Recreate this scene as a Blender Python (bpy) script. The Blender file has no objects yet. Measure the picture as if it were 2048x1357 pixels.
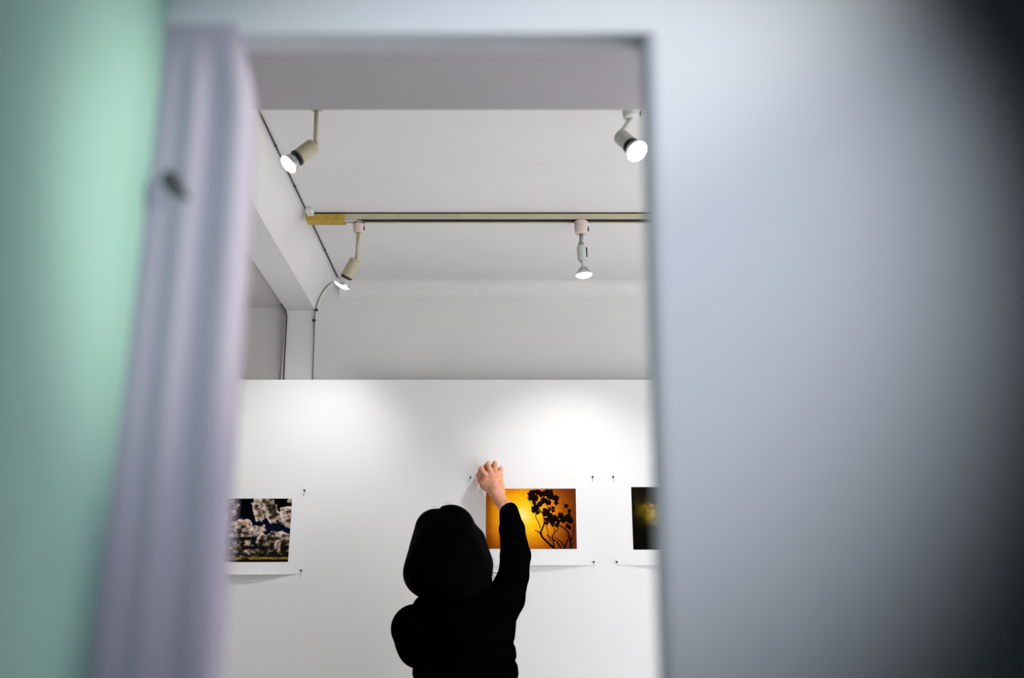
import bpy, bmesh, math, random
import numpy as np
from mathutils import Vector, Matrix

# ------------------------------------------------------------------ camera, world, exposure
F = 35.0 / 36.0 * 2048.0                    # focal length in pixels of the 2048 x 1357 frame
HC = 1.20                                   # eye height of the photographer
TH = math.atan(615.5 / F)                   # camera tilted up
CT, ST = math.cos(TH), math.sin(TH)
scene = bpy.context.scene
COL = scene.collection
cam_d = bpy.data.cameras.new('camera')
cam = bpy.data.objects.new('camera', cam_d)
COL.objects.link(cam)
cam.location = (0, 0, HC)
cam.rotation_euler = (math.pi / 2 + TH, 0, 0)
cam_d.lens = 35.0
cam_d.sensor_width = 36.0
cam_d.clip_start = 0.02
cam_d.dof.use_dof = True
cam_d.dof.focus_distance = 3.30
cam_d.dof.aperture_fstop = 2.0
scene.camera = cam

world = bpy.data.worlds.new('world')
scene.world = world
world.use_nodes = True
world.node_tree.nodes['Background'].inputs[0].default_value = (0.55, 0.6, 0.7, 1)
world.node_tree.nodes['Background'].inputs[1].default_value = 0.02
scene.view_settings.view_transform = 'Standard'
scene.view_settings.look = 'None'
scene.view_settings.exposure = 0.0
scene.view_settings.gamma = 1.0
scene.view_settings.use_curve_mapping = False

E_FRONT = 9.5      # two track lamps in front of the panel
E_REAR = 40.0       # two lamps of the second track
E_FILL = 225.0      # added unseen fill lamps along the tracks
E_HALL_ADDED = 118.0      # added unseen lamp on the partition, its cone copies lens falloff
E_SIDE_ADDED = 72.0       # added unseen lamp on the side wall


def P(u, v, y):
    """point at depth y (metres beyond the camera) seen at pixel u, v"""
    xn = (u - 1024.0) / F
    yn = (678.5 - v) / F
    t = y / (CT - yn * ST)
    return Vector((xn * t, y, HC + (ST + yn * CT) * t))


def Z(v, y):
    return P(1024, v, y).z


def px(p):
    """metres per pixel at a point"""
    return (p[1] * CT + (p[2] - HC) * ST) / F


def spot(name, loc, target, energy, angle, blend, color, radius=0.02):
    d = bpy.data.lights.new(name, 'SPOT')
    d.energy = energy
    d.spot_size = math.radians(angle)
    d.spot_blend = blend
    d.color = color
    d.shadow_soft_size = radius
    o = bpy.data.objects.new(name, d)
    COL.objects.link(o)
    o.location = loc
    o.rotation_euler = (Vector(target) - Vector(loc)).to_track_quat('-Z', 'Y').to_euler()
    return o


# ------------------------------------------------------------------ materials
def mat(name, col, rough=0.6, var=0.0, scale=20.0, bump=0.0, bscale=200.0, metal=0.0, spec=0.3,
        emit=None, estr=0.0, col2=None):
    m = bpy.data.materials.new(name)
    m.use_nodes = True
    nt = m.node_tree
    b = nt.nodes['Principled BSDF']
    b.inputs['Roughness'].default_value = rough
    b.inputs['Metallic'].default_value = metal
    b.inputs['Specular IOR Level'].default_value = spec
    tc = nt.nodes.new('ShaderNodeTexCoord')
    n = nt.nodes.new('ShaderNodeTexNoise')
    n.inputs['Scale'].default_value = scale
    n.inputs['Detail'].default_value = 5
    nt.links.new(tc.outputs['Object'], n.inputs['Vector'])
    r = nt.nodes.new('ShaderNodeValToRGB')
    c = np.array(col)
    c2 = np.array(col2) if col2 is not None else np.clip(c * (1 + var), 0, 1)
    c1 = c if col2 is not None else c * (1 - var)
    r.color_ramp.elements[0].position = 0.3
    r.color_ramp.elements[1].position = 0.7
    r.color_ramp.elements[0].color = (*c1, 1)
    r.color_ramp.elements[1].color = (*c2, 1)
    nt.links.new(n.outputs['Fac'], r.inputs['Fac'])
    nt.links.new(r.outputs['Color'], b.inputs['Base Color'])
    if bump:
        n2 = nt.nodes.new('ShaderNodeTexNoise')
        n2.inputs['Scale'].default_value = bscale
        n2.inputs['Detail'].default_value = 3
        nt.links.new(tc.outputs['Object'], n2.inputs['Vector'])
        bp = nt.nodes.new('ShaderNodeBump')
        bp.inputs['Strength'].default_value = bump
        bp.inputs['Distance'].default_value = 0.002
        nt.links.new(n2.outputs['Fac'], bp.inputs['Height'])
        nt.links.new(bp.outputs['Normal'], b.inputs['Normal'])
    if emit:
        b.inputs['Emission Color'].default_value = (*emit, 1)
        b.inputs['Emission Strength'].default_value = estr
    return m


M = {
    'panel': mat('panel_white', (0.83, 0.83, 0.82), 0.6, 0.006, 6),
    'upper': mat('wall_warm_white', (0.76, 0.752, 0.735), 0.75, 0.02, 5, 0.2, 250),
    'ceil': mat('ceiling_warm_white', (0.76, 0.752, 0.735), 0.8, 0.02, 4, 0.2, 250),
    'soffit': mat('soffit_shade_grey', (0.37, 0.355, 0.37), 0.8, 0.02, 4, 0.2, 250),  # darker than the ceiling: its weak bounce light is put into the colour
    'bay': mat('bay_white', (0.68, 0.66, 0.64), 0.8, 0.02, 4, 0.2, 250),
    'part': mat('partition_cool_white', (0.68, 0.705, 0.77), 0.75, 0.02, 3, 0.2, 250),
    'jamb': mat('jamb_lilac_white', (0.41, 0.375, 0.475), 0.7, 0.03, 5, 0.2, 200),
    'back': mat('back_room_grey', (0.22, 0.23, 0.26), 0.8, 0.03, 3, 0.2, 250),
    'green': mat('side_wall_green_light', (0.36, 0.60, 0.53), 0.75, 0.04, 4, 0.2, 250),  # greenish lamplight put into the wall's base colour
    'floor': mat('floor_pale', (0.62, 0.615, 0.61), 0.5, 0.12, 6, 0.2, 80),
    'track': mat('track_cream', (0.58, 0.53, 0.38), 0.45, 0.06, 40, 0.1, 400),
    'track_end': mat('track_end_mustard', (0.50, 0.34, 0.045), 0.5, 0.12, 60, 0.1, 400),
    'slot': mat('slot_black', (0.012, 0.012, 0.010), 0.6, 0.2, 50),
    'beige': mat('lamp_beige', (0.47, 0.42, 0.29), 0.5, 0.05, 60, 0.1, 500),
    'pink': mat('adapter_pinkish', (0.70, 0.58, 0.52), 0.5, 0.04, 60, 0.1, 500),
    'palegrey': mat('lamp_pale_grey', (0.56, 0.58, 0.53), 0.45, 0.05, 60, 0.1, 500),
    'silver': mat('bulb_silver', (0.62, 0.63, 0.66), 0.22, 0.05, 90, 0, 1, metal=1.0),
    'steel': mat('stem_steel', (0.32, 0.33, 0.32), 0.35, 0.08, 90, 0, 1, metal=0.8),
    'dark': mat('ring_dark', (0.03, 0.028, 0.028), 0.5, 0.2, 50),
    'whiteblock': mat('block_white', (0.74, 0.74, 0.70), 0.6, 0.03, 50),
    'cable': mat('cable_dark', (0.045, 0.042, 0.035), 0.55, 0.3, 30),
    'cable_pale': mat('cable_painted', (0.22, 0.21, 0.17), 0.55, 0.2, 60),
    'glow_soft': mat('bulb_face_lit', (0.9, 0.9, 0.9), 0.4, emit=(1.0, 0.97, 0.94), estr=36.0),
    'glow_added': mat('bulb_face_added', (0.9, 0.9, 0.9), 0.4, emit=(1.0, 0.97, 0.94), estr=2.0),
    'glow': mat('bulb_face_bright', (0.9, 0.9, 0.9), 0.4, emit=(1.0, 0.93, 0.96), estr=40.0),
    'glow_hot': mat('bulb_face_hot', (0.9, 0.9, 0.9), 0.4, emit=(1.0, 0.95, 0.96), estr=50.0),
    'paper': mat('paper_white', (0.835, 0.835, 0.825), 0.6, 0.004, 30),
    'pin': mat('pin_dark', (0.035, 0.03, 0.025), 0.4, 0.2, 200),
    'skin': mat('skin', (0.62, 0.24, 0.13), 0.5, 0, 90, 0.5, 300, col2=(0.80, 0.40, 0.26)),
    'hair': mat('hair_black', (0.001, 0.001, 0.001), 0.55, 0.2, 60, 0, 1, spec=0.006),
    'cloth': mat('jacket_black', (0.0009, 0.0009, 0.0009), 0.9, 0.2, 40, 0.3, 120, spec=0.0),
    'trouser': mat('trouser_black', (0.004, 0.004, 0.005), 0.9, 0.2, 40, spec=0.02),
    'shoe': mat('shoe_black', (0.006, 0.006, 0.006), 0.6, 0.2, 40, spec=0.1),
    'eye': mat('eye_white', (0.8, 0.78, 0.75), 0.2, 0.02, 20),
    'iris': mat('iris_brown', (0.03, 0.015, 0.008), 0.2, 0.1, 20),
    'lip': mat('lip', (0.42, 0.14, 0.11), 0.45, 0.05, 20),
    'scuff': mat('peg_dark', (0.05, 0.048, 0.05), 0.6, 0.2, 60),
}
mp = bpy.data.materials.new('printed_ink')
mp.use_nodes = True
_b = mp.node_tree.nodes['Principled BSDF']
_b.inputs['Roughness'].default_value = 0.55
_b.inputs['Specular IOR Level'].default_value = 0.02
_a = mp.node_tree.nodes.new('ShaderNodeVertexColor')
_a.layer_name = 'ink'
mp.node_tree.links.new(_a.outputs['Color'], _b.inputs['Base Color'])
M['ink'] = mp


# ------------------------------------------------------------------ mesh helpers
def link(name, me, m=None, parent=None, smooth=False):
    o = bpy.data.objects.new(name, me)
    COL.objects.link(o)
    if m:
        me.materials.append(M[m] if isinstance(m, str) else m)
    if parent is not None:
        o.parent = parent
    if smooth:
        me.polygons.foreach_set('use_smooth', [True] * len(me.polygons))
    return o


def from_bm(name, bm, m=None, parent=None, smooth=False):
    off = parent_origin(parent)
    if off.length:
        bmesh.ops.translate(bm, verts=bm.verts, vec=-off)
    bmesh.ops.recalc_face_normals(bm, faces=bm.faces)
    me = bpy.data.meshes.new(name)
    bm.to_mesh(me)
    bm.free()
    return link(name, me, m, parent, smooth)


def parent_origin(p):
    v = Vector((0, 0, 0))
    while p is not None:
        v += p.location
        p = p.parent
    return v


def tag(o, label=None, cat=None, group=None, kind=None):
    if label: o['label'] = label
    if cat: o['category'] = cat
    if group: o['group'] = group
    if kind: o['kind'] = kind
    return o


def empty(name, loc):
    o = bpy.data.objects.new(name, None)
    COL.objects.link(o)
    o.location = loc
    o.empty_display_size = 0.05
    return o


def box_bm(x0, x1, y0, y1, z0, z1, bevel=0.0, seg=2, bm=None):
    bm2 = bmesh.new()
    bmesh.ops.create_cube(bm2, size=1.0)
    for v in bm2.verts:
        v.co = ((x0 + x1) / 2 + v.co.x * (x1 - x0), (y0 + y1) / 2 + v.co.y * (y1 - y0), (z0 + z1) / 2 + v.co.z * (z1 - z0))
    if bevel:
        bmesh.ops.bevel(bm2, geom=list(bm2.edges), offset=bevel, segments=seg, affect='EDGES', profile=0.5)
    if bm is None:
        return bm2
    me = bpy.data.meshes.new('tmp')
    bm2.to_mesh(me)
    bm2.free()
    bm.from_mesh(me)
    bpy.data.meshes.remove(me)
    return bm


def lathe_bm(profile, origin, axis, seg=28, bm=None):
    """profile: list of (distance along axis, radius)"""
    bm = bm or bmesh.new()
    q = Vector(axis).normalized().to_track_quat('Z', 'Y').to_matrix()
    rings = []
    for d, r in profile:
        if r < 1e-6:
            rings.append([bm.verts.new(Vector(origin) + q @ Vector((0, 0, d)))])
        else:
            rings.append([bm.verts.new(Vector(origin) + q @ Vector((r * math.cos(a), r * math.sin(a), d)))
                          for a in (2 * math.pi * i / seg for i in range(seg))])
    for a, b in zip(rings, rings[1:]):
        for i in range(seg):
            j = (i + 1) % seg
            if len(a) == 1 and len(b) == 1:
                continue
            if len(a) == 1:
                bm.faces.new((a[0], b[i], b[j]))
            elif len(b) == 1:
                bm.faces.new((a[i], b[0], a[j]))
            else:
                bm.faces.new((a[i], b[i], b[j], a[j]))
    for ring in (rings[0], rings[-1]):
        if len(ring) > 1:
            bm.faces.new(ring)
    return bm


def tube_bm(pts, r, seg=10, bm=None):
    bm = bm or bmesh.new()
    pts = [Vector(p) for p in pts]
    rad = r if isinstance(r, (list, tuple)) else [r] * len(pts)
    rings = []
    up = Vector((0.3, 0.2, 0.93)).normalized()
    for i, p in enumerate(pts):
        t = (pts[min(i + 1, len(pts) - 1)] - pts[max(i - 1, 0)]).normalized()
        s = t.cross(up)
        if s.length < 1e-3:
            s = t.cross(Vector((1, 0, 0)))
        s.normalize()
        w = s.cross(t).normalized()
        rings.append([bm.verts.new(p + (s * math.cos(a) + w * math.sin(a)) * rad[i])
                      for a in (2 * math.pi * k / seg for k in range(seg))])
    for a, b in zip(rings, rings[1:]):
        for k in range(seg):
            j = (k + 1) % seg
            bm.faces.new((a[k], b[k], b[j], a[j]))
    bm.faces.new(rings[0])
    bm.faces.new(rings[-1])
    return bm


def extrude_bm(profile, axis, a0, a1, bm=None):
    """closed 2-D profile extruded along 'x' or 'y'"""
    bm = bm or bmesh.new()
    def mk(p, t):
        return (t, p[0], p[1]) if axis == 'x' else (p[0], t, p[1])
    A = [bm.verts.new(mk(p, a0)) for p in profile]
    B = [bm.verts.new(mk(p, a1)) for p in profile]
    n = len(profile)
    for i in range(n):
        j = (i + 1) % n
        bm.faces.new((A[i], A[j], B[j], B[i]))
    bm.faces.new(A)
    bm.faces.new(B)
    return bm


def struct(name, bm, m, smooth=False):
    return tag(from_bm(name, bm, m, None, smooth), kind='structure')


# ------------------------------------------------------------------ the gallery shell
YP = 3.43                                    # face of the display panel
YW = 3.55                                    # wall behind it
YPIL = 3.515                                 # pilaster face
ZP = Z(760, YP)                              # top edge of the panel
ZC = HC + 1.315                              # ceiling
ZB = Z(620, YPIL)                            # underside of the beam
ZS = Z(222, 2.0)                             # underside of the bulkhead
XL, XR = -1.75, 2.7
bxl, bxr, bxc = P(572, 620, YPIL).x, P(630, 620, YPIL).x, P(680, 558, YPIL).x
ZBAY = ZB + 0.022
YN = 0.75                                    # face of the near partition
TN = 0.028                                   # its thickness

struct('floor', box_bm(XL - .1, XR + .1, YN, YW + .1, -0.1, 0.0), 'floor')
struct('floor_near', box_bm(XL - .1, XR + .1, -2.3, YN, -0.1, 0.0), 'back')
# ceiling with a soft cove into the far wall
R = 0.06
prof = [(YN + TN, ZC + .1), (YN + TN, ZC)]
for k in range(65):
    a = math.pi / 2 * k / 64
    prof.append((YW - R + R * math.sin(a), ZC - R + R * math.cos(a)))
prof += [(YW + .1, ZC - R), (YW + .1, ZC + .1)]
struct('ceiling', extrude_bm(prof, 'x', bxc - 0.005, XR), 'upper')
struct('wall_back', box_bm(bxl + .02, bxc - .005, YW, YW + .1, 0, ZC, bm=box_bm(bxc - .005, XR, YW, YW + .1, 0, ZC - R)), 'upper')
struct('wall_left_bay', box_bm(XL, bxl + .02, YW, YW + .1, 0, ZC), 'bay').name = 'wall_bay'
struct('wall_side_left', box_bm(XL - .1, XL, YN, YW + .1, 0, ZC + .1), 'bay').name = 'wall_gallery_left'
struct('wall_gallery_right', box_bm(XR, XR + .1, YN, YW + .1, 0, ZC + .1), 'upper')
struct('ceiling_bay', box_bm(XL, bxl - 0.0, YN + TN, YW + .05, ZBAY, ZBAY + .05), 'bay')

# beam with a flat underside and a curved right flank, running towards the far wall
prof = [(bxl, ZBAY + .06), (bxl, ZB), (bxr, ZB)]
for k in range(1, 17):
    a = math.pi / 2 * k / 16
    prof.append((bxc - (bxc - bxr) * math.cos(a), ZB + (ZC - ZB) * math.sin(a)))
prof += [(bxc, ZC + .06), (bxl, ZC + .06)]
beam = struct('trim_1', extrude_bm(prof, 'y', YN + TN + 0.2, YW + .02), 'ceil')
pil = struct('trim_2', box_bm(bxl, bxr, YPIL, YW + .01, 0, ZB - 0.0015), 'upper')
# bulkhead across the room in front of the track lamps
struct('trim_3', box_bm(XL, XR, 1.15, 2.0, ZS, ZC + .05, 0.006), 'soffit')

# display panel: boards butted side by side
panel = empty('wall_panel', (0, YP, 0))
tag(panel, kind='structure')
seams = [XL + .02, P(975, 850, YP).x - 0.91, P(975, 850, YP).x, P(975, 850, YP).x + 0.91, P(975, 850, YP).x + 1.82, XR - .02]
for a, b in zip(seams, seams[1:]):
    from_bm('board', box_bm(a + .0001, b - .0001, YP, YP + .05, 0.0, ZP, 0.0003, 1), 'panel', panel)

# ------------------------------------------------------------------ near partition with the opening
ZO = Z(66, YN)
xr_t, xr_b = P(1288, 66, YN).x, P(1327, 1357, YN).x
xl_s = P(262, 678, YN).x                     # inner corner with the green side wall
NX1 = 1.6
ZNC = 2.55
z_lo = Z(1357, YN)
slope = (xr_t - xr_b) / (ZO - z_lo)


def partition():
    """board with one rounded vertical edge beside the opening and a lintel"""
    bm = bmesh.new()
    rr = 0.012
    zs = [0.0] + list(np.linspace(0.9, ZO, 12))
    rows = []
    for z in zs:
        xe = xr_b + slope * (z - z_lo)
        row = [(NX1, YN), (xe + rr, YN)]
        for k in range(1, 8):
            a = math.pi / 2 * k / 8
            row.append((xe + rr - rr * math.sin(a), YN + rr - rr * math.cos(a)))
        row += [(xe, YN + rr), (xe, YN + TN), (NX1, YN + TN)]
        rows.append([bm.verts.new((x, y, z)) for x, y in row])
    for a, b in zip(rows, rows[1:]):
        for i in range(len(a)):
            j = (i + 1) % len(a)
            bm.faces.new((a[i], a[j], b[j], b[i]))
    bm.faces.new(rows[0])
    bm.faces.new(rows[-1])
    box_bm(xl_s - 0.02, NX1, YN, YN + TN, ZO, ZNC, 0, 1, bm)
    bmesh.ops.remove_doubles(bm, verts=bm.verts, dist=1e-6)
    return bm


struct('wall_near', partition(), 'part')
struct('wall_far_left_closure', box_bm(XL, xl_s - .02, YN, YN + TN, 0, ZC + .1), 'part').name = 'wall_near_left'
struct('wall_near_top', box_bm(XL, XR, YN + .001, YN + TN - .001, ZNC, ZC + .12), 'part')
struct('wall_near_right', box_bm(NX1, XR, YN, YN + TN, 0, ZNC), 'part')

# left jamb of the opening: uneven, with soft upright ridges
edge_px = [(60, 474), (90, 480), (130, 490), (170, 497), (200, 500), (240, 500), (300, 496), (400, 490), (500, 483), (600, 476),
           (700, 468), (800, 461), (900, 455), (1000, 449), (1100, 443), (1200, 437), (1357, 429)]
zz = [Z(v, YN) for v, u in edge_px][::-1]
xx = [P(u, v, YN).x for v, u in edge_px][::-1]
bm = bmesh.new()
levels = [0.0, 0.6] + list(np.linspace(1.15, ZO, 60)) + [ZO + 0.008]
rows = []
NC = 40
for z in levels:
    xe = float(np.interp(z, zz, xx))
    row = []
    for i in range(NC + 1):
        s = i / NC
        x = xl_s + (xe - xl_s) * s
        fade = 1.0 if z < ZO - 0.06 else max(0.0, (ZO - z) / 0.06)
        ridge = 0.0075 * math.exp(-((s - 0.40) / 0.10) ** 2) + 0.0075 * math.exp(-((s - 0.84) / 0.16) ** 2) \
            + 0.003 * math.exp(-((s - 0.12) / 0.1) ** 2) - 0.003 * math.exp(-((s - 0.66) / 0.09) ** 2)
        if s > 0.9:
            ridge -= 0.012 * ((s - 0.9) / 0.1) ** 2
        row.append(bm.verts.new((x, YN - 0.002 - 0.6 * ridge * fade, z)))
    row.append(bm.verts.new((xe, YN + TN * .9, z)))
    row.append(bm.verts.new((xl_s, YN + TN * .9, z)))
    rows.append(row)
for a, b in zip(rows, rows[1:]):
    for i in range(len(a)):
        j = (i + 1) % len(a)
        bm.faces.new((a[i], a[j], b[j], b[i]))
bm.faces.new(rows[0])
bm.faces.new(rows[-1])
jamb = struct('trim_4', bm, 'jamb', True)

# near room
struct('wall_left', box_bm(xl_s - .06, xl_s, -2.2, YN, 0, ZNC), 'green')
struct('wall_right', box_bm(NX1, NX1 + .06, -2.2, YN, 0, ZNC), 'back')
struct('wall_behind', box_bm(xl_s - .06, NX1 + .06, -2.26, -2.2, 0, ZNC), 'back')
struct('ceiling_near', box_bm(xl_s - .06, NX1 + .06, -2.26, YN, ZNC, ZNC + .08), 'back')

# small dark peg on the jamb
pa, pb = P(338, 354, YN - .006), P(377, 398, YN - .008)
bm = bmesh.new()
tube_bm([pa + Vector((0, .012, 0)), pa + Vector((0, -.002, 0)), pa.lerp(pb, .3) + Vector((0, -.003, 0)),
         pa.lerp(pb, .65) + Vector((0, -.002, 0)), pb + Vector((0, 0.002, 0))], [.0045, .0048, .0042, .0028, .0010], 10, bm)
lathe_bm([(-.001, 0), (-.001, .004), (.002, .0045), (.0035, .003), (.0035, 0)], pa + Vector((0, .012, 0)), (0, -1, 0), 16, bm)
tag(from_bm('wall_peg', bm, 'scuff', None, True), 'small dark bent peg fixed to the lilac white jamb beside the opening', 'peg')


# ------------------------------------------------------------------ lighting tracks
YT = 2.912
TW, THT = 0.032, 0.019


def lighting_track(x0, x1, yc, label, end_feed):
    root = empty('lighting_track', (x0, yc, ZC))
    z1 = ZC - 0.004
    z0 = z1 - THT
    h = TW / 2
    # channel profile with an open slot underneath
    prof = [(yc - h, z1), (yc - h, z0), (yc - h + .006, z0), (yc - h + .006, z0 + .003), (yc - h + .004, z0 + .003),
            (yc - h + .004, z1 - .004), (yc + h - .004, z1 - .004), (yc + h - .004, z0 + .003), (yc + h - .006, z0 + .003),
            (yc + h - .006, z0), (yc + h, z0), (yc + h, z1)]
    from_bm('channel', extrude_bm(prof, 'x', x0, x1), 'track', root)
    from_bm('slot_liner', extrude_bm([(yc - h + .0045, z0 + .004), (yc + h - .0045, z0 + .004), (yc + h - .0045, z1 - .0045), (yc - h + .0045, z1 - .0045)], 'x', x0 + .01, x1), 'slot', root)
    from_bm('gap_shade_strip', box_bm(x0 + .012, x1, yc - h - .0012, yc + h + .0012, z1 + .0003, ZC), 'slot', root)  # black strip standing for the shadow gap above the channel
    from_bm('lower_lip', box_bm(x0 + .14 if end_feed else x0, x1, yc - h - .0002, yc - h + .007, z0 - .0025, z0 - .0003), 'slot', root)
    if end_feed:
        e = from_bm('end_feed', box_bm(x0 - .004, x0 + .118, yc - h - .004, yc + h + .004, z0 - .005, z1 - .0015, 0.002), 'track_end', root)
        from_bm('feed_flap', box_bm(x0 + .118, x0 + .158, yc - h - .002, yc - h + .012, z0 - .0055, z0 - .0008, 0.001), 'pink', root)
        from_bm('cable_block', box_bm(x0 + .002, x0 + .022, yc - h - .045, yc - h - .0045, ZC - .016, ZC - .0005, 0.002), 'whiteblock', root)
    tag(root, label, 'lighting track')
    return root


xt0 = P(617, 432, YT).x
lighting_track(xt0, XR - .05, YT, 'cream lighting track on the ceiling with a mustard yellow end piece', True)
YT2 = 2.2
lighting_track(xt0 + .02, XR - .05, YT2, 'second lighting track, hidden behind the shaded bulkhead', False)
ZT = ZC - 0.004 - THT                        # underside of the tracks


def perp(a):
    return a.normalized()


def fixture(name, label, ax_top, stem_end, head_dir, lh, rh, lb, rb, glow, body, adapter_m, stem_m, stem_r=0.0055,
            adapter_r=0.017, adapter_h=0.04, slim=False, ring=False):
    """track lamp: adapter, stem, knuckle, lamp holder, reflector bulb with its glass face"""
    root = empty(name, ax_top)
    tag(root, label, 'spotlight', 'track lamps in the gallery')
    t = Vector(ax_top) + Vector((0, 0, -.003))
    h = Vector(head_dir).normalized()
    ad = from_bm('track_adapter', lathe_bm([(0, 0), (0, adapter_r), (adapter_h * .55, adapter_r), (adapter_h * .6, adapter_r * .97),
                                      (adapter_h * .92, adapter_r * .9), (adapter_h, adapter_r * .72), (adapter_h, 0)], t, (0, 0, -1)), adapter_m, root, False)
    from_bm('contact_ring', lathe_bm([(.0005, adapter_r * .5), (.0005, adapter_r * 1.03), (.009, adapter_r * 1.03), (.009, adapter_r * .5)], t, (0, 0, -1)), 'steel' if ring else adapter_m, ad)
    from_bm('lock_lever', box_bm(t.x + adapter_r * .86, t.x + adapter_r * 1.12, t.y - .005, t.y + .003, t.z - adapter_h * .75, t.z - adapter_h * .42, .001, 1), 'dark', ad)
    s0 = t + Vector((0, 0, -adapter_h + .001))
    s1 = Vector(stem_end)
    from_bm('stem', tube_bm([s0, s0.lerp(s1, .5), s1], stem_r, 14), stem_m, root, True)
    bm = bmesh.new()
    bmesh.ops.create_uvsphere(bm, u_segments=16, v_segments=10, radius=stem_r * 1.55)
    bmesh.ops.translate(bm, verts=bm.verts, vec=s1)
    from_bm('knuckle', bm, stem_m if slim else body, root, True)
    o = s1 + h * (0.004)
    holder = from_bm('lamp_holder', lathe_bm([(0, 0), (0, rh * .72), (.004, rh * .95), (.008, rh), (lh - .004, rh), (lh, rh * .93), (lh, 0)], o, h), body, root, False)
    if slim:
        side = Vector((1, -.2, 0))
        c = o + h * lh * .5 + side.normalized() * rh * .98
        from_bm('switch', box_bm(c.x - .0025, c.x + .0025, c.y - .005, c.y + .005, c.z - .017, c.z + .017, .001, 1), 'dark', holder)
        o2 = o + h * lh
        from_bm('bulb_neck', lathe_bm([(-.001, 0), (-.001, rh * .55), (.006, rh * .5), (.010, rh * .34), (.027, rh * .3), (.027, 0)], o2, h), body, root, True)
        o2 = o2 + h * .025
    else:
        o2 = o + h * lh
        from_bm('collar_ring', lathe_bm([(-.001, rh * .6), (-.001, rh * 1.06), (.003, rh * 1.06), (.003, rh * .6)], o2, h), 'dark', holder)
    bulb = from_bm('bulb', lathe_bm([(0, 0), (0, rb * .55), (lb * .25, rb * .66), (lb * .55, rb * .86), (lb * .8, rb * .98), (lb * .9, rb), (lb, rb * .97), (lb, 0)], o2, h, 32), 'silver', root, True)
    fc = o2 + h * lb
    from_bm('bulb_face', lathe_bm([(.0003, rb * .96), (.003, rb * .9), (.0065, rb * .66), (.0085, rb * .35), (.009, 0)], fc, h, 32), glow, bulb, True)
    return fc + h * .014, h


# front lamp over the cloud print, turned to the left
aA = P(718, 439, YT); aA.z = ZT
fA, hA = fixture('track_spotlight', 'beige track lamp tilted left on the cream track, over the cloud print', aA, P(713.5, 517, YT + .005),
                 (-.46, .24, -.80), .062, .0185, .030, .0265, 'glow_soft', 'beige', 'pink', 'beige', .0053, .0175, .036, False, True)
# front lamp, straight down, slim holder
aB = P(1162, 439, YT); aB.z = ZT
fB, hB = fixture('track_spotlight', 'slim pale grey track lamp hanging straight down, with pinkish adapter', aB, P(1162, 489, YT),
                 (.075, .06, -1.0), .050, .0150, .022, .0265, 'glow_soft', 'palegrey', 'pink', 'steel', .0062, .0215, .041, True)
# rear lamps on the second track
aC = P(633, 222, YT2); aC.z = ZT
fC, hC = fixture('track_spotlight', 'beige track lamp with glowing face, pointing left beside the dark ceiling cable', aC, P(631, 289, YT2),
                 (-.66, -.26, -.76), .056, .0195, .030, .0235, 'glow', 'beige', 'beige', 'beige', .0054, .0150, .012)
aD = P(1262, 222, YT2); aD.z = ZT
fD, hD = fixture('track_spotlight', 'dazzling bright track lamp facing the opening, half hidden by the partition', aD, P(1238, 270, YT2),
                 (.42, -.50, -.78), .055, .0195, .030, .0270, 'glow_hot', 'palegrey', 'whiteblock', 'palegrey', .0054, .0215, .036)

WARM = (1.0, 0.99, 0.98)
spot('lamp_light', fA, P(525, 1080, YP), E_FRONT * 1.45, 102, 0.9, WARM, .02)
spot('lamp_light', fB, P(1120, 1200, YP), E_FRONT * 1.75, 86, 0.9, WARM, .02)
spot('lamp_light', fC, fC + hC, E_REAR * .15, 110, 0.7, WARM, .02)
spot('lamp_light', fD, fD + hD, E_REAR, 64, 0.7, WARM, .02)

# fill lamps added to both tracks, out of sight behind the partition
for i_, (x, yt, hd_) in enumerate( ((1.45, YT, (.45, -.35, -.85)), (2.2, YT, (.0, -.4, -.9)), (1.0, YT2, (.5, -.7, -.95)), (2.3, YT2, (-.3, -1.0, -.55)))):
    a_ = Vector((x, yt, ZT))
    fE, hE = fixture('track_spotlight', 'added beige fill lamp out of sight behind the partition, %s one along the %s track' % (('nearer', 'farther')[i_ % 2], 'cream' if yt == YT else 'hidden second'), a_, a_ + Vector((0, 0, -.12)),
                     hd_, .062, .0185, .030, .0265, 'glow_soft', 'beige', 'pink', 'beige')
    spot('lamp_light', fE, fE + hE, E_FILL, 100 if x < 2.25 else 66, 0.6, WARM, .02)

# near-room lamps added out of view; their cones imitate lens falloff
def added_lamp(loc, target, energy, angle, blend, color, label):
    root = empty('added_ceiling_spotlight', (loc[0], loc[1], ZNC))
    tag(root, label, 'spotlight')
    l = Vector(loc)
    h = (Vector(target) - l).normalized()
    from_bm('ceiling_rose', lathe_bm([(0, 0), (0, .05), (.012, .048), (.02, .02), (.02, 0)], (l.x, l.y, ZNC), (0, 0, -1)), 'whiteblock', root)
    from_bm('stem', tube_bm([(l.x, l.y, ZNC - .018), tuple(l - h * .08)], .007, 12), 'whiteblock', root, True)
    from_bm('lamp_holder', lathe_bm([(-.10, 0), (-.10, .03), (-.09, .036), (-.012, .042), (-.012, 0)], l, h), 'whiteblock', root)
    from_bm('bulb_face', lathe_bm([(-.0115, .039), (-.006, .03), (-.004, 0)], l, h), 'glow_added', root)
    spot('lamp_light', l + h * .01, target, energy, angle, blend, color, .035)


added_lamp((0.62, -0.75, 2.25), P(1010, 500, YN), E_HALL_ADDED, 30, 1.0, (0.88, 0.93, 1.0), 'added white ceiling spotlight, unseen, aimed at the partition')
added_lamp((1.2, 0.43, 2.15), (xl_s, 0.765, HC + .32), E_SIDE_ADDED, 16, 1.0, (1.0, 1.0, 0.80), 'added white ceiling spotlight, unseen, aimed at the green wall')

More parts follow.
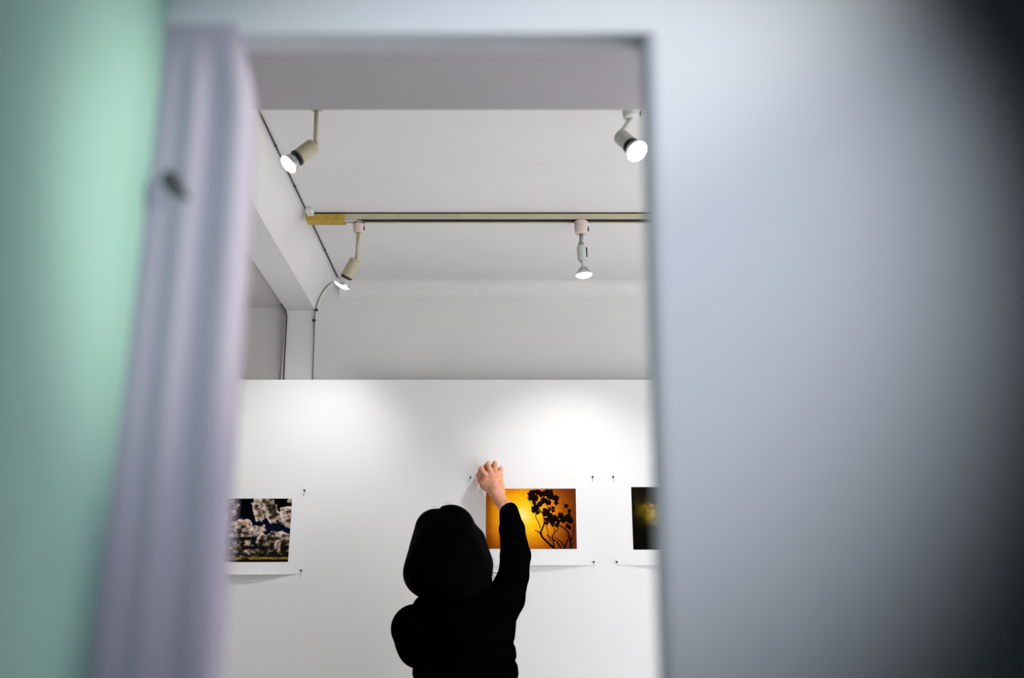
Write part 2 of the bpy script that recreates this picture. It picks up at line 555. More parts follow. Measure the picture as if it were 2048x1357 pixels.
# ------------------------------------------------------------------ cables, and a shade line on the pilaster
def smooth_path(pts, n=8):
    pts = [Vector(p) for p in pts]
    out = []
    for i in range(len(pts) - 1):
        p0, p1, p2, p3 = pts[max(i - 1, 0)], pts[i], pts[i + 1], pts[min(i + 2, len(pts) - 1)]
        for k in range(n):
            t = k / n
            out.append(0.5 * ((2 * p1) + (p2 - p0) * t + (2 * p0 - 5 * p1 + 4 * p2 - p3) * t * t + (3 * p1 - p0 - 3 * p2 + p3) * t ** 3))
    out.append(pts[-1])
    return out


cr = empty('ceiling_cable', (bxc, 2.0, ZC))
tag(cr, 'thin dark cable running along the ceiling edge past the yellow track end', 'cable')
from_bm('cable', tube_bm([(bxc, 2.02, ZC - .003), (bxc, 2.5, ZC - .003), (bxc, YPIL - .02, ZC - .003)], .0023, 10), 'cable', cr, True)
for yy in (2.45, 2.70, 3.2):
    from_bm('clip', box_bm(bxc - .0035, bxc + .0035, yy - .004, yy + .004, ZC - .0058, ZC - .0002, .001, 1), 'cable', cr)
wr = empty('wall_cable', (bxr, YPIL, ZP))
tag(wr, 'thin cable curving off the ceiling and down the right edge of the pilaster', 'cable')
ys = YPIL - .006
pp = [(bxc, YPIL - .02, ZC - .003), P(668, 562, ys), P(655, 572, ys), P(643, 588, ys), P(635, 606, ys), P(631, 621, ys), P(629.5, 640, ys), P(628, 680, ys), P(626.5, 720, ys), P(625, 764, ys)]
path = smooth_path(pp, 6)
from_bm('cable', tube_bm(path, .0026, 10), 'cable_pale', wr, True)
for (u, v) in ((632.5, 620), (628, 641)):
    c = P(u, v, ys)
    from_bm('clip', box_bm(c.x - .006, c.x + .006, c.y - .003, c.y + .006, c.z - .005, c.z + .005, .0015, 1), 'cable', wr)
wl = empty('wall_cable', (bxl, YPIL, ZP))  # dark tube standing for the shadowed left corner of the pilaster
tag(wl, 'thin dark line standing for shade down the left corner of the pilaster', 'cable')
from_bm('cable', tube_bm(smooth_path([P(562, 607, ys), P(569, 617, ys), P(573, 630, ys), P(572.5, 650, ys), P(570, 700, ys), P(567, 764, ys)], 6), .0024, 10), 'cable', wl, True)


# ------------------------------------------------------------------ prints
rng = np.random.RandomState(5)


def vnoise(x, y, seed):
    """smooth value noise"""
    r = np.random.RandomState(seed).rand(64, 64)
    xi, yi = np.floor(x).astype(int), np.floor(y).astype(int)
    fx, fy = x - xi, y - yi
    fx = fx * fx * (3 - 2 * fx)
    fy = fy * fy * (3 - 2 * fy)
    g = lambda a, b: r[a % 64, b % 64]
    return (g(xi, yi) * (1 - fx) + g(xi + 1, yi) * fx) * (1 - fy) + (g(xi, yi + 1) * (1 - fx) + g(xi + 1, yi + 1) * fx) * fy


def fbm(x, y, seed, o=4):
    s, a, t = 0, 1.0, 0
    for k in range(o):
        s = s + a * vnoise(x * 2 ** k, y * 2 ** k, seed + k)
        t += a
        a *= .55
    return s / t


def lin(c):
    c = np.clip(np.asarray(c, float) / 255.0, 0, 1)
    return np.where(c <= .04045, c / 12.92, ((c + .055) / 1.055) ** 2.4)


def ramp(t, stops):
    ps = [s[0] for s in stops]
    return np.stack([np.interp(t, ps, [s[1][k] for s in stops]) for k in range(3)], -1)


def seg_dist(X, Y, pts, w0, w1):
    """signed distance to a tapering polyline"""
    d = np.full(X.shape, 1e9)
    n = len(pts) - 1
    for i in range(n):
        (ax, ay), (bx, by) = pts[i], pts[i + 1]
        vx, vy = bx - ax, by - ay
        t = np.clip(((X - ax) * vx + (Y - ay) * vy) / (vx * vx + vy * vy), 0, 1)
        w = w0 + (w1 - w0) * (i + t) / n
        d = np.minimum(d, np.hypot(X - ax - t * vx, Y - ay - t * vy) - w / 2)
    return d


def art_tree(PX, PY):
    cx, cy = (PX - 1040) * 9.046, (PY - 960) * 9.046
    u, v = (PX - 972) / 182, (PY - 978) / 120
    r = np.hypot((u - .40) * 1.0, (v - .45) * .72)
    r = r + .05 * (fbm(PX / 18, PY / 18, 3) - .5)
    c = ramp(r, [(0, (255, 238, 150)), (.07, (255, 226, 95)), (.15, (255, 205, 28)), (.26, (246, 168, 12)), (.36, (214, 124, 12)), (.46, (158, 78, 12)), (.58, (110, 48, 8)), (.8, (70, 26, 4))])
    c = c * (1 + .10 * (rng.rand(*PX.shape) - .5))[..., None]
    lines = [([(620, 1250), (540, 1180), (460, 1100), (400, 1040), (378, 990), (380, 930), (400, 890), (435, 810), (440, 720), (425, 650), (400, 600), (350, 560)], 42, 14),
             ([(370, 870), (340, 790), (285, 680), (280, 600)], 12, 9), ([(275, 915), (340, 950), (385, 995)], 10, 26),
             ([(910, 1250), (905, 1060), (870, 960), (800, 880), (720, 835), (660, 830)], 36, 14),
             ([(930, 1090), (960, 1000), (970, 880), (965, 800), (930, 760)], 20, 14), ([(800, 1240), (840, 1130), (880, 1060)], 26, 16),
             ([(810, 1240), (740, 1130), (620, 1035)], 26, 12), ([(740, 1250), (660, 1120), (560, 1060), (480, 1000)], 26, 12),
             ([(605, 1230), (600, 1120), (580, 1020), (640, 940), (690, 900), (690, 830)], 24, 12), ([(580, 1110), (520, 1080), (510, 970), (470, 850), (465, 800)], 12, 9),
             ([(620, 940), (620, 870), (570, 820)], 10, 8), ([(890, 650), (880, 560), (830, 470), (760, 410)], 14, 7),
             ([(780, 500), (830, 600), (880, 660)], 6, 5), ([(870, 1040), (830, 980)], 14, 8), ([(940, 1200), (980, 1110)], 14, 8),
             ([(250, 420), (280, 600)], 7, 7), ([(400, 600), (350, 520), (300, 450)], 14, 8), ([(440, 600), (500, 520), (510, 430)], 12, 9),
             ([(880, 900), (850, 840), (860, 760)], 10, 8), ([(180, 350), (230, 500)], 5, 5), ([(640, 1250), (910, 1250)], 20, 20)]
    d = np.full(PX.shape, 1e9)
    for pts, a, b in lines:
        d = np.minimum(d, seg_dist(cx, cy, pts, a, b))
    blobs = [(200, 265, 38), (250, 230, 38), (320, 225, 36), (270, 325, 52), (200, 340, 32), (380, 255, 40), (440, 250, 36), (500, 240, 46), (560, 230, 36),
             (560, 305, 46), (650, 340, 42), (660, 425, 24), (430, 380, 46), (510, 415, 34), (350, 450, 28), (260, 420, 22), (280, 520, 50), (320, 600, 22),
             (245, 575, 18), (480, 600, 50), (450, 560, 26), (550, 680, 54), (620, 700, 46), (580, 750, 46), (500, 720, 30), (690, 750, 28), (740, 660, 46),
             (780, 720, 46), (820, 700, 28), (720, 640, 28), (880, 680, 38), (910, 735, 42), (850, 840, 22), (890, 870, 20), (540, 530, 13), (600, 515, 17),
             (605, 565, 8), (835, 475, 19), (890, 575, 17), (480, 790, 22), (590, 810, 20), (660, 820, 20)]
    w = 60 * (fbm(cx / 22, cy / 22, 17, 3) - .80)
    for bx, by, br in blobs:
        d = np.minimum(d, np.hypot(cx - bx, cy - by) - br + w)
    k = np.clip(.5 - d / 9.0, 0, 1)[..., None]
    return c * (1 - k) + np.array((14, 4, 2)) * k


def art_cloud(PX, PY):
    cx, cy = (PX - 420) * 5.654, (PY - 940) * 5.654
    sky = ramp((cy - 320) / 700, [(0, (2, 2, 5)), (.3, (3, 4, 12)), (.5, (6, 16, 38)), (.65, (10, 24, 44)), (1, (4, 6, 8))])
    warp = 95 * (fbm(cx / 55, cy / 55, 21, 5) - .42)
    blobs = [(200, 800, 80), (390, 830, 70), (300, 770, 66), (190, 420, 90), (175, 560, 80), (250, 420, 45), (240, 480, 40), (545, 400, 85), (640, 420, 90), (690, 500, 70), (600, 350, 80), (540, 545, 52), (690, 560, 50), (490, 400, 40),
             (900, 340, 45), (880, 520, 100), (910, 600, 60), (790, 535, 42), (800, 450, 26),
             (330, 660, 78), (270, 640, 55), (420, 650, 70), (500, 700, 70), (590, 670, 48), (180, 680, 70), (430, 730, 80), (600, 790, 70), (700, 800, 90), (720, 740, 50), (790, 760, 58),
             (860, 800, 80), (820, 880, 120), (650, 880, 110), (250, 880, 90), (350, 920, 80), (480, 930, 60), (150, 900, 80), (120, 760, 70), (60, 500, 130), (40, 700, 140), (-60, 450, 150), (-100, 800, 200), (560, 960, 70), (700, 960, 80), (880, 940, 70)]
    f = np.full(PX.shape, -1e9)
    sh = np.zeros(PX.shape)
    for bx, by, br in blobs:
        q = br - np.hypot(cx - bx, cy - by) + warp
        lit = (-(cx - bx) * .45 - (cy - by)) / br
        sh = np.where(q > f, lit, sh)
        f = np.maximum(f, q)
    lump = fbm(cx / 42, cy / 34, 41, 5)
    rim = np.clip(1 - f / 38.0, 0, 1)
    b = .44 + .16 * sh + .40 * rim + 1.9 * (lump - .52)
    b = b - .35 * np.clip((cy - 760) / 260, 0, 1)
    cl = ramp(b, [(0, (22, 20, 14)), (.2, (64, 58, 46)), (.45, (128, 112, 98)), (.7, (192, 168, 150)), (1, (236, 214, 200))])
    k = np.clip(.5 + f / 10.0, 0, 1)[..., None]
    c = sky * (1 - k) + cl * k
    for (x0, x1, yc, h) in ((150, 540, 782, 22), (330, 690, 880, 26), (100, 420, 952, 13), (540, 960, 975, 16), (-260, 200, 820, 30)):
        mx = np.clip((cx - x0) / 60, 0, 1) * np.clip((x1 - cx) / 60, 0, 1)
        q = (mx * np.clip(1.3 - np.abs(cy - yc + 26 * (fbm(cx / 50, cy / 30, 77) - .5)) / h, 0, 1))[..., None]
        c = c * (1 - q) + np.array((14, 15, 8)) * q
    q = np.clip(1 - np.abs(cy - 1000) / 24, 0, 1)[..., None] * (.35 + .65 * (fbm(cx / 40, cy / 12, 61) > .45))[..., None]
    c = c * (1 - q) + np.array((188, 142, 24)) * q
    q = np.maximum(np.clip((cy - 1016) / 7, 0, 1), np.clip(1.4 - np.hypot(cx - 452, cy - 1022) / 22, 0, 1))[..., None]
    return c * (1 - q) + np.array((10, 6, 3)) * q


def art_dark(PX, PY):
    u, v = (PX - 1264) / 182, (PY - 976) / 124
    f = fbm(PX / 12, PY / 8, 91)
    g = np.exp(-((v - .36 - .45 * np.clip(u - .05, 0, 1)) / (.11 + .10 * f)) ** 2) * np.clip(u / .22, 0, 1) * (.35 + 1.0 * f)
    c = np.array((6, 5, 2)) + g[..., None] * np.array((190, 160, 18))
    q = np.exp(-((v - .285) / .03) ** 2) * np.clip((u - .10) / .12, 0, 1) * (f > .42) * .7
    c = c + q[..., None] * np.array((175, 120, 70))
    c = c + np.clip((.3 - v) / .3, 0, 1)[..., None] * np.array((14, 13, 6))
    return c


def make_print(label, corners, img, art, bow, sag):
    """paper pinned at its corners, bowed out at the lower edge; corners in pixels on the panel"""
    (u0, v0), (u1, v1) = corners
    zt, zb = Z(v0, YP), Z(v1, YP)
    zm = (zt + zb) / 2
    x0 = (u0 - 1024) / F * (YP * CT + (zm - HC) * ST)
    x1 = (u1 - 1024) / F * (YP * CT + (zm - HC) * ST)
    root = empty('photo_print', ((x0 + x1) / 2, YP, zb))
    tag(root, label, 'photograph', 'unframed photographs pinned to the panel')

    def surf(x, z):
        s = np.clip((x - x0) / (x1 - x0), 0, 1)
        t = np.clip((zt - z) / (zt - zb), 0, 1)
        b = np.sin(np.pi * s) ** 1.4 * (bow * t ** 6 + .0003 * (1 - t) ** 4) + .00025
        return YP - b

    def grid(name, xa, xb, za, zb_, nx, nz, off, m, cols=None, parent=root):
        xs = np.linspace(xa, xb, nx)
        zs = np.linspace(za, zb_, nz)
        Xg, Zg = np.meshgrid(xs, zs)
        Yg = surf(Xg, Zg) - off
        sg = (Xg - x0) / (x1 - x0)
        tg = (zt - Zg) / (zt - zb)
        Zs = Zg - sag * np.sin(np.pi * np.clip(sg, 0, 1)) * np.clip(tg, 0, 1) ** 3
        co = np.stack([Xg, Yg, Zs], -1).reshape(-1, 3) - np.array(root.location)
        idx = np.arange(nx * nz).reshape(nz, nx)
        fa = np.stack([idx[:-1, :-1], idx[1:, :-1], idx[1:, 1:], idx[:-1, 1:]], -1).reshape(-1, 4)
        me = bpy.data.meshes.new(name)
        me.from_pydata(co.tolist(), [], fa.tolist())
        if cols is not None:
            at = me.color_attributes.new('ink', 'FLOAT_COLOR', 'POINT')
            c4 = np.concatenate([cols(Xg, Zg).reshape(-1, 3), np.ones((nx * nz, 1))], 1)
            at.data.foreach_set('color', c4.astype(np.float32).ravel())
        o = link(name, me, m, parent, cols is not None)
        return o

    pap = grid('paper', x0, x1, zt, zb, 60, 80, 0, 'paper')
    sol = pap.modifiers.new('thickness', 'SOLIDIFY')
    sol.thickness = .0002
    sol.offset = -1
    (a0, b0), (a1, b1) = img

    def cols(Xg, Zg):
        yn_t = (Zg - HC) / YP                      # back to the print's own picture plane
        ang = np.arctan(yn_t) - TH
        PY = 678.5 - F * np.tan(ang)
        PXc = 1024 + Xg * F / (YP * CT + (zm - HC) * ST)
        return lin(art(PXc, PY))
    s = F / (YP * CT + (zm - HC) * ST)
    grid('printed_image', (a0 - 1024) / s, (a1 - 1024) / s, Z(b0, YP), Z(b1, YP), 300, 200, .0007, 'ink', cols)
    return root


make_print('photograph of pale clouds in a black sky pinned beside the jamb', ((368, 974), (608, 1149)), ((395, 998), (580.5, 1124)), art_cloud, .0170, .003)
make_print('orange photograph of a silhouetted tree under the raised hand', ((937, 952), (1190, 1131)), ((972, 978), (1152.5, 1098.5)), art_tree, .0130, .001)
make_print('nearly black photograph with a yellow glow, cut off by the partition', ((1228, 951), (1482, 1131)), ((1264.5, 975), (1448, 1100)), art_dark, .0130, .001)


def pin(u, v, label):
    c = P(u, v, YP)
    ax = Vector((0, -1, .10))
    bm = lathe_bm([(-.002, 0), (-.002, .0006), (.0035, .0008), (.004, .0028), (.0055, .0030), (.0065, .0019), (.0105, .0017), (.0115, .0029), (.0130, .0031), (.0137, .0022), (.0137, 0)], c, ax, 14)
    o = from_bm('push_pin', bm, 'pin', None, True)
    tag(o, label, 'pin', 'pins holding the photographs')


pin(610, 983, 'dark pin at the upper right corner of the cloud photograph')
pin(603, 1143, 'dark pin at the lower right corner of the cloud photograph')
pin(941, 957, 'dark pin left of the raised hand at the tree photograph corner')
pin(1185, 956, 'dark pin at the upper right corner of the orange tree photograph')
pin(1187, 1126, 'dark pin at the lower right corner of the orange tree photograph')
pin(1226, 956, 'dark pin at the upper left corner of the nearly black photograph')
pin(1233, 1126, 'dark pin at the lower left corner of the nearly black photograph')


# ------------------------------------------------------------------ the person
class Field:
    """signed distance field on a rectilinear grid, meshed with surface nets"""
    def __init__(self, xs, ys, zs):
        self.xs, self.ys, self.zs = [np.asarray(a, np.float32) for a in (xs, ys, zs)]
        self.f = np.full((len(xs), len(ys), len(zs)), 1.0, np.float32)

    def _region(self, lo, hi):
        sl = []
        for a, l, h in zip((self.xs, self.ys, self.zs), lo, hi):
            i, j = np.searchsorted(a, l), np.searchsorted(a, h)
            sl.append(slice(max(i - 1, 0), min(j + 1, len(a))))
        g = np.ix_(range(sl[0].start, sl[0].stop), range(sl[1].start, sl[1].stop), range(sl[2].start, sl[2].stop))
        X = self.xs[sl[0]][:, None, None]
        Y = self.ys[sl[1]][None, :, None]
        Zz = self.zs[sl[2]][None, None, :]
        return tuple(sl), X, Y, Zz

    def _merge(self, sl, d, k, cut):
        o = self.f[sl]
        if cut:
            d = -d
            if k > 0:
                h = np.clip(.5 - .5 * (o - d) / k, 0, 1)
                r = o * (1 - h) + d * h + k * h * (1 - h)
            else:
                r = np.maximum(o, d)
        elif k > 0:
            h = np.clip(.5 + .5 * (o - d) / k, 0, 1)
            r = o * (1 - h) + d * h - k * h * (1 - h)
        else:
            r = np.minimum(o, d)
        self.f[sl] = r

    def capsule(self, a, b, ra, rb, k=.01, cut=False, sy=1.0):
        a, b = np.array(a, float), np.array(b, float)
        m = max(ra, rb) / min(sy, 1) + .05
        sl, X, Y, Zz = self._region(np.minimum(a, b) - m, np.maximum(a, b) + m)
        v = b - a
        L = max(float(v @ v), 1e-9)
        t = np.clip(((X - a[0]) * v[0] + (Y - a[1]) * v[1] + (Zz - a[2]) * v[2]) / L, 0, 1)
        d = np.sqrt((X - a[0] - t * v[0]) ** 2 + ((Y - a[1] - t * v[1]) * sy) ** 2 + (Zz - a[2] - t * v[2]) ** 2) - (ra + (rb - ra) * t)
        self._merge(sl, d, k, cut)

    def chain(self, pts, rs, k=.01, kj=.004):
        for i in range(len(pts) - 1):
            self.capsule(pts[i], pts[i + 1], rs[i], rs[i + 1], k if i == 0 else kj)

    def ellipsoid(self, c, r, k=.01, cut=False):
        c, r = np.array(c, float), np.array(r, float)
        sl, X, Y, Zz = self._region(c - r - .05, c + r + .05)
        k0 = np.sqrt(((X - c[0]) / r[0]) ** 2 + ((Y - c[1]) / r[1]) ** 2 + ((Zz - c[2]) / r[2]) ** 2)
        k1 = np.sqrt(((X - c[0]) / r[0] ** 2) ** 2 + ((Y - c[1]) / r[1] ** 2) ** 2 + ((Zz - c[2]) / r[2] ** 2) ** 2) + 1e-6
        self._merge(sl, k0 * (k0 - 1) / k1, k, cut)

    def mesh(self, name, m, parent):
        f = self.f
        ins = f < 0
        c = np.zeros(tuple(s - 1 for s in f.shape), np.uint8)
        for i in (0, 1):
            for j in (0, 1):
                for l in (0, 1):
                    c += ins[i:f.shape[0] - 1 + i, j:f.shape[1] - 1 + j, l:f.shape[2] - 1 + l]
        act = np.argwhere((c > 0) & (c < 8))
        ids = np.full(c.shape, -1, np.int64)
        ids[tuple(act.T)] = np.arange(len(act))
        pos = np.zeros((len(act), 3))
        cnt = np.zeros(len(act))
        ax = (self.xs, self.ys, self.zs)
        cor = [(i, j, l) for i in (0, 1) for j in (0, 1) for l in (0, 1)]
        for p in cor:
            for d in range(3):
                if p[d]:
                    continue
                q = list(p)
                q[d] = 1
                ia, ib = act + np.array(p), act + np.array(q)
                va, vb = f[tuple(ia.T)], f[tuple(ib.T)]
                w = (va < 0) != (vb < 0)
                t = np.where(w, va / np.where(w, va - vb, 1), 0)
                pa = np.stack([ax[e][ia[:, e]] for e in range(3)], 1)
                pb = np.stack([ax[e][ib[:, e]] for e in range(3)], 1)
                pos += np.where(w[:, None], pa + (pb - pa) * t[:, None], 0)
                cnt += w
        pos /= cnt[:, None]
        quads = []
        for d in range(3):
            sa = [slice(None)] * 3
            sb = [slice(None)] * 3
            sa[d] = slice(0, -1)
            sb[d] = slice(1, None)
            A, B = ins[tuple(sa)], ins[tuple(sb)]
            e = np.argwhere(A != B)
            e1, e2 = (d + 1) % 3, (d + 2) % 3
            ok = (e[:, e1] >= 1) & (e[:, e2] >= 1) & (e[:, e1] < f.shape[e1] - 1) & (e[:, e2] < f.shape[e2] - 1)
            e = e[ok]
            flip = A[tuple(e.T)]
            o1 = np.zeros(3, int); o1[e1] = 1
            o2 = np.zeros(3, int); o2[e2] = 1
            q = np.stack([ids[tuple((e - o1 - o2).T)], ids[tuple((e - o2).T)], ids[tuple(e.T)], ids[tuple((e - o1).T)]], 1)
            q[~flip] = q[~flip][:, ::-1]
            quads.append(q)
        quads = np.concatenate(quads)
        pos -= np.array(parent_origin(parent))
        me = bpy.data.meshes.new(name)
        me.from_pydata(pos.tolist(), [], quads.tolist())
        return link(name, me, m, parent, True)


def axis(lo, hi, coarse, fine=None, step=None):
    a = list(np.arange(lo, hi, coarse))
    if fine:
        a = [v for v in a if v < fine[0] or v > fine[1]] + list(np.arange(fine[0], fine[1], step))
        a.sort()
    return np.array(a)


YB = 2.88
head = P(893, 1112, YB - .01)
s_h = px(head)
neck = P(900, 1205, YB - .01)
sh_l, sh_r = P(842, 1244, YB), P(992, 1228, YB + .05)
el_l, ha_l = P(842, 1298, YB + .06), P(905, 1318, YB + .25)
el_r = P(1031, 1115, YB + .21)
wr_r = P(1011, 1014, YB + .425)
hips = Vector((P(933, 1357, YB).x, YB, 0.80))
person = empty('person', (hips.x, YB, 0))
tag(person, 'person seen from behind in black, right arm raised to pin up a photograph', 'person')

# hand landmarks: wrist, knuckles, finger joints (back of the hand towards the camera)
wrist = P(998, 1000, 3.335)
kn = [P(970.5, 950, 3.353), P(981, 944, 3.350), P(991, 943, 3.353), P(1000, 949, 3.360)]
pip = [P(963, 938, 3.351), P(976.5, 928, 3.350), P(990, 927, 3.354), P(1001.5, 938.5, 3.364)]
dip = [P(960, 941, 3.380), P(971, 933, 3.386), P(985, 933, 3.390), P(994, 943, 3.392)]
tip = [P(962, 949, 3.405), P(969, 945, 3.411), P(980, 945, 3.411), P(988, 952, 3.410)]
fr = [(.0086, .0080, .0070, .0062), (.0086, .0080, .0070, .0062), (.0082, .0076, .0068, .0060), (.0074, .0068, .0060, .0054)]

hx = (wrist.x - .09, wrist.x + .05)
hy = (3.29, 3.425)
hz = (wrist.z - .05, kn[1].z + .05)
body = Field(axis(hips.x - .36, hips.x + .36, .007, hx, .0022), axis(2.62, 3.44, .007, hy, .0022), axis(0.0, 1.85, .007, hz, .0022))
# legs, pelvis, trunk
for s in (-1, 1):
    hp = hips + Vector((s * .075, 0, .0))
    kne = Vector((hips.x + s * .085, YB + .02, .43))
    ank = Vector((hips.x + s * .09, YB - .02, .075))
    body.capsule(hp, kne, .075, .050, .03)
    body.capsule(kne + Vector((0, 0, 0)), ank, .048, .032, .02)
    body.capsule(ank + Vector((0, 0, -.035)), ank + Vector((s * .012, .13, -.05)), .030, .022, .02)
body.ellipsoid(hips + Vector((0, 0, .06)), (.145, .10, .12), .04)
body.ellipsoid(hips + Vector((0, .005, .26)), (.105, .08, .17), .05)
body.ellipsoid(Vector((P(925, 1290, YB).x, YB, 1.17)), (.108, .08, .12), .04)
body.capsule(sh_l, sh_r, .045, .045, .04)
body.capsule(neck + Vector((.0, 0, -.06)), head + Vector((0, -.01, -.06)), .052, .047, .03)
# head with face turned to the wall
body.ellipsoid(head + Vector((0, -.012, .015)), (.072, .088, .090), .01)
body.ellipsoid(head + Vector((0, .028, -.045)), (.052, .052, .065), .03)
body.ellipsoid(head + Vector((0, .064, -.098)), (.020, .016, .014), .02)
body.capsule(head + Vector((0, .078, .0)), head + Vector((0, .098, -.036)), .008, .012, .008)
for s in (-1, 1):
    body.ellipsoid(head + Vector((s * .032, .082, .004)), (.016, .011, .010), .008, True)
    body.ellipsoid(head + Vector((s * .040, .050, -.038)), (.024, .024, .022), .02)
    body.ellipsoid(head + Vector((s * .075, -.008, -.012)), (.010, .020, .031), .006)
    body.capsule(head + Vector((s * .012, .080, .018)), head + Vector((s * .045, .070, .020)), .008, .007, .01)
body.capsule(head + Vector((-.018, .078, -.064)), head + Vector((.018, .078, -.064)), .007, .007, .006)
# left arm, bent in front of the body
body.capsule(sh_l, el_l, .038, .030, .02)
body.capsule(el_l, ha_l, .030, .023, .012)
hd = (ha_l - el_l).normalized()
pl_ = ha_l + hd * .05
body.capsule(ha_l, pl_, .024, .026, .015)
for i, o in enumerate((-.024, -.008, .008, .024)):
    b0 = pl_ + Vector((0, 0, o))
    body.chain([b0, b0 + hd * .045, b0 + hd * .06 + Vector((.022, 0, -.004)), b0 + hd * .05 + Vector((.038, 0, -.006))], [.009, .0085, .0078, .0068], .008)
body.chain([ha_l + hd * .02 + Vector((0, 0, .02)), ha_l + hd * .05 + Vector((.015, 0, .042)), ha_l + hd * .08 + Vector((.022, 0, .046))], [.011, .0095, .008], .01)
# right arm, raised
body.capsule(sh_r, el_r, .040, .032, .02)
body.capsule(el_r, wr_r, .032, .0215, .012)
body.capsule(wr_r, wrist, .0215, .0185, .012)
mid = P(990, 976, 3.342)
body.capsule(wrist, mid, .0185, .0200, .012)
body.capsule(wrist + Vector((.006, .004, 0)), P(1001, 972, 3.348), .016, .013, .012)
# palm: a fan of metacarpals
for i in range(4):
    st = wrist.lerp(kn[i], .22)
    body.capsule(st, kn[i], .0150, .0092, .010)
body.capsule(P(984, 984, 3.348), P(970, 968, 3.358), .0150, .0150, .012)      # thumb root
body.capsule(P(972, 972, 3.356), P(975, 955, 3.362), .014, .011, .012)
for i in range(4):
    body.chain([kn[i], pip[i], dip[i], tip[i]], fr[i], .0035, .002)
    body.ellipsoid(kn[i] + Vector((0, -.0045, 0)), (.0074, .0075, .0085), .004)   # knuckle
    body.ellipsoid(pip[i] + Vector((0, -.002, .001)), (.0080, .0075, .0078), .002)
body.capsule(P(972, 966, 3.366), P(966, 946, 3.374), .0110, .0095, .006)
body.capsule(P(966, 958, 3.372), P(961, 949, 3.380), .0090, .0080, .006)
body.capsule(P(974, 950, 3.372), P(970, 940, 3.376), .0090, .0080, .004)
body.chain([P(968, 972, 3.362), P(961, 962, 3.374), P(957, 952, 3.394), P(959, 946, 3.408)], [.0125, .0100, .0086, .0072], .006, .003)   # thumb
body.mesh('body', 'skin', person)
for s in (-1, 1):
    bm = bmesh.new()
    bmesh.ops.create_uvsphere(bm, u_segments=14, v_segments=10, radius=.0115)
    bmesh.ops.translate(bm, verts=bm.verts, vec=head + Vector((s * .032, .069, .004)))
    e = from_bm('eye', bm, 'eye', person, True)
    from_bm('iris', lathe_bm([(.0098, .0056), (.0112, .0045), (.0119, 0)], head + Vector((s * .032, .069, .004)), (0, 1, .05), 14), 'iris', e, True)
bm = tube_bm([head + Vector((-.021, .0815, -.0635)), head + Vector((-.008, .0862, -.0615)), head + Vector((.008, .0862, -.0615)), head + Vector((.021, .0815, -.0635))], [.0012, .004, .004, .0012], 8)
tube_bm([head + Vector((-.019, .0815, -.0655)), head + Vector((0, .0862, -.0695)), head + Vector((.019, .0815, -.0655))], [.0012, .0046, .0012], 8, bm)
from_bm('lips', bm, 'lip', person, True)

# hair: chin-length bob, parted in the middle of the crown
hair = Field(axis(head.x - .19, head.x + .19, .004), axis(YB - .19, YB + .17, .004), axis(head.z - .19, head.z + .20, .004))


def hp_(u, v, dy=0.0):
    return P(u, v, YB - .01 + dy)


hair.capsule(hp_(871, 1060), hp_(853, 1147), 42 * s_h, 46 * s_h, .004)
hair.capsule(hp_(901, 1060), hp_(929, 1134), 50 * s_h, 52 * s_h, .004)
hair.ellipsoid(hp_(893, 1110, -.01), (72 * s_h, .105, 84 * s_h), .012)
hair.capsule(hp_(865, 1140, -.02), hp_(925, 1138, -.02), 52 * s_h, 52 * s_h, .02)
hair.capsule(hp_(866, 1160, -.03), hp_(915, 1180, -.03), 38 * s_h, 40 * s_h, .02)
hair.capsule(hp_(950, 1080, .02), hp_(957, 1128, .02), 19 * s_h, 25 * s_h, .03)
# parting groove and the open face
hair.capsule(hp_(878, 1016, -.06), hp_(878, 1015, .08), .0035, .0035, .004, True)
hair.ellipsoid(head + Vector((0, .115, -.065)), (.058, .075, .115), .02, True)
for i in range(26):                       # combed locks
    a = (i + .5) / 26 * 2 * math.pi
    if math.sin(a) > .72:
        continue
    top = hp_(882 + 12 * math.cos(a), 1022) + Vector((0, .02 + .02 * math.sin(a), 0))
    bot = hp_(892 + 80 * math.cos(a), 1150 + 22 * (math.sin(a * 3) * .4)) + Vector((0, .095 * math.sin(a), 0))
hair.capsule(hp_(954, 1125, .01), hp_(962, 1165, .01), 26 * s_h, 23 * s_h, .01)
ho = hair.mesh('hair', 'hair', person)
random.seed(3)
for (pts) in ([(978, 1128), (984, 1143), (988, 1147), (996, 1146), (1004, 1142)], [(976, 1140), (984, 1148), (988, 1154), (986, 1158)],
              [(862, 1022), (866, 1014), (874, 1012)], [(905, 1014), (898, 1006), (886, 1008)], [(846, 1035), (843, 1029), (850, 1022)]):
    from_bm('hair_strand', tube_bm(smooth_path([hp_(u, v, .0) for u, v in pts], 4), .0011 if pts[0][1] > 1100 else .0003, 6), 'hair', ho, True)

# jacket: quilted trunk, collar, sleeves
tor0, tor1 = P(929, 1278, YB), P(933, 1440, YB)
s_t = px(tor0)
jk = Field(axis(hips.x - .34, hips.x + .30, .006), axis(YB - .22, YB + .30, .006), axis(.66, 1.46, .006))
jk.capsule(tor0, tor1, 100 * s_t, 112 * s_t, .02, False, 1.25)
jk.capsule(tor1, Vector((hips.x, YB, .80)), 112 * s_t, 112 * s_t, .02, False, 1.2)
jk.capsule(P(872, 1252, YB), P(985, 1238, YB + .02), 40 * s_t, 46 * s_t, .03)
jk.ellipsoid(P(908, 1226, YB - .02), (88 * s_t, .115, 32 * s_t), .012)
jk.capsule(P(945, 1212, YB), P(1003, 1202, YB + .06), 36 * s_t, 36 * s_t, .02)
jk.f[:, :, :3] = 1.0
zq = jk.zs[None, None, :]
yq = np.abs(np.sin((zq - Z(1287, YB)) * math.pi / (34 * s_t)))
qmask = np.clip((Z(1262, YB) - zq) / .03, 0, 1)
jk.f += (.0065 * (1 - np.minimum(yq * 1.6, 1)) * qmask).astype(np.float32)
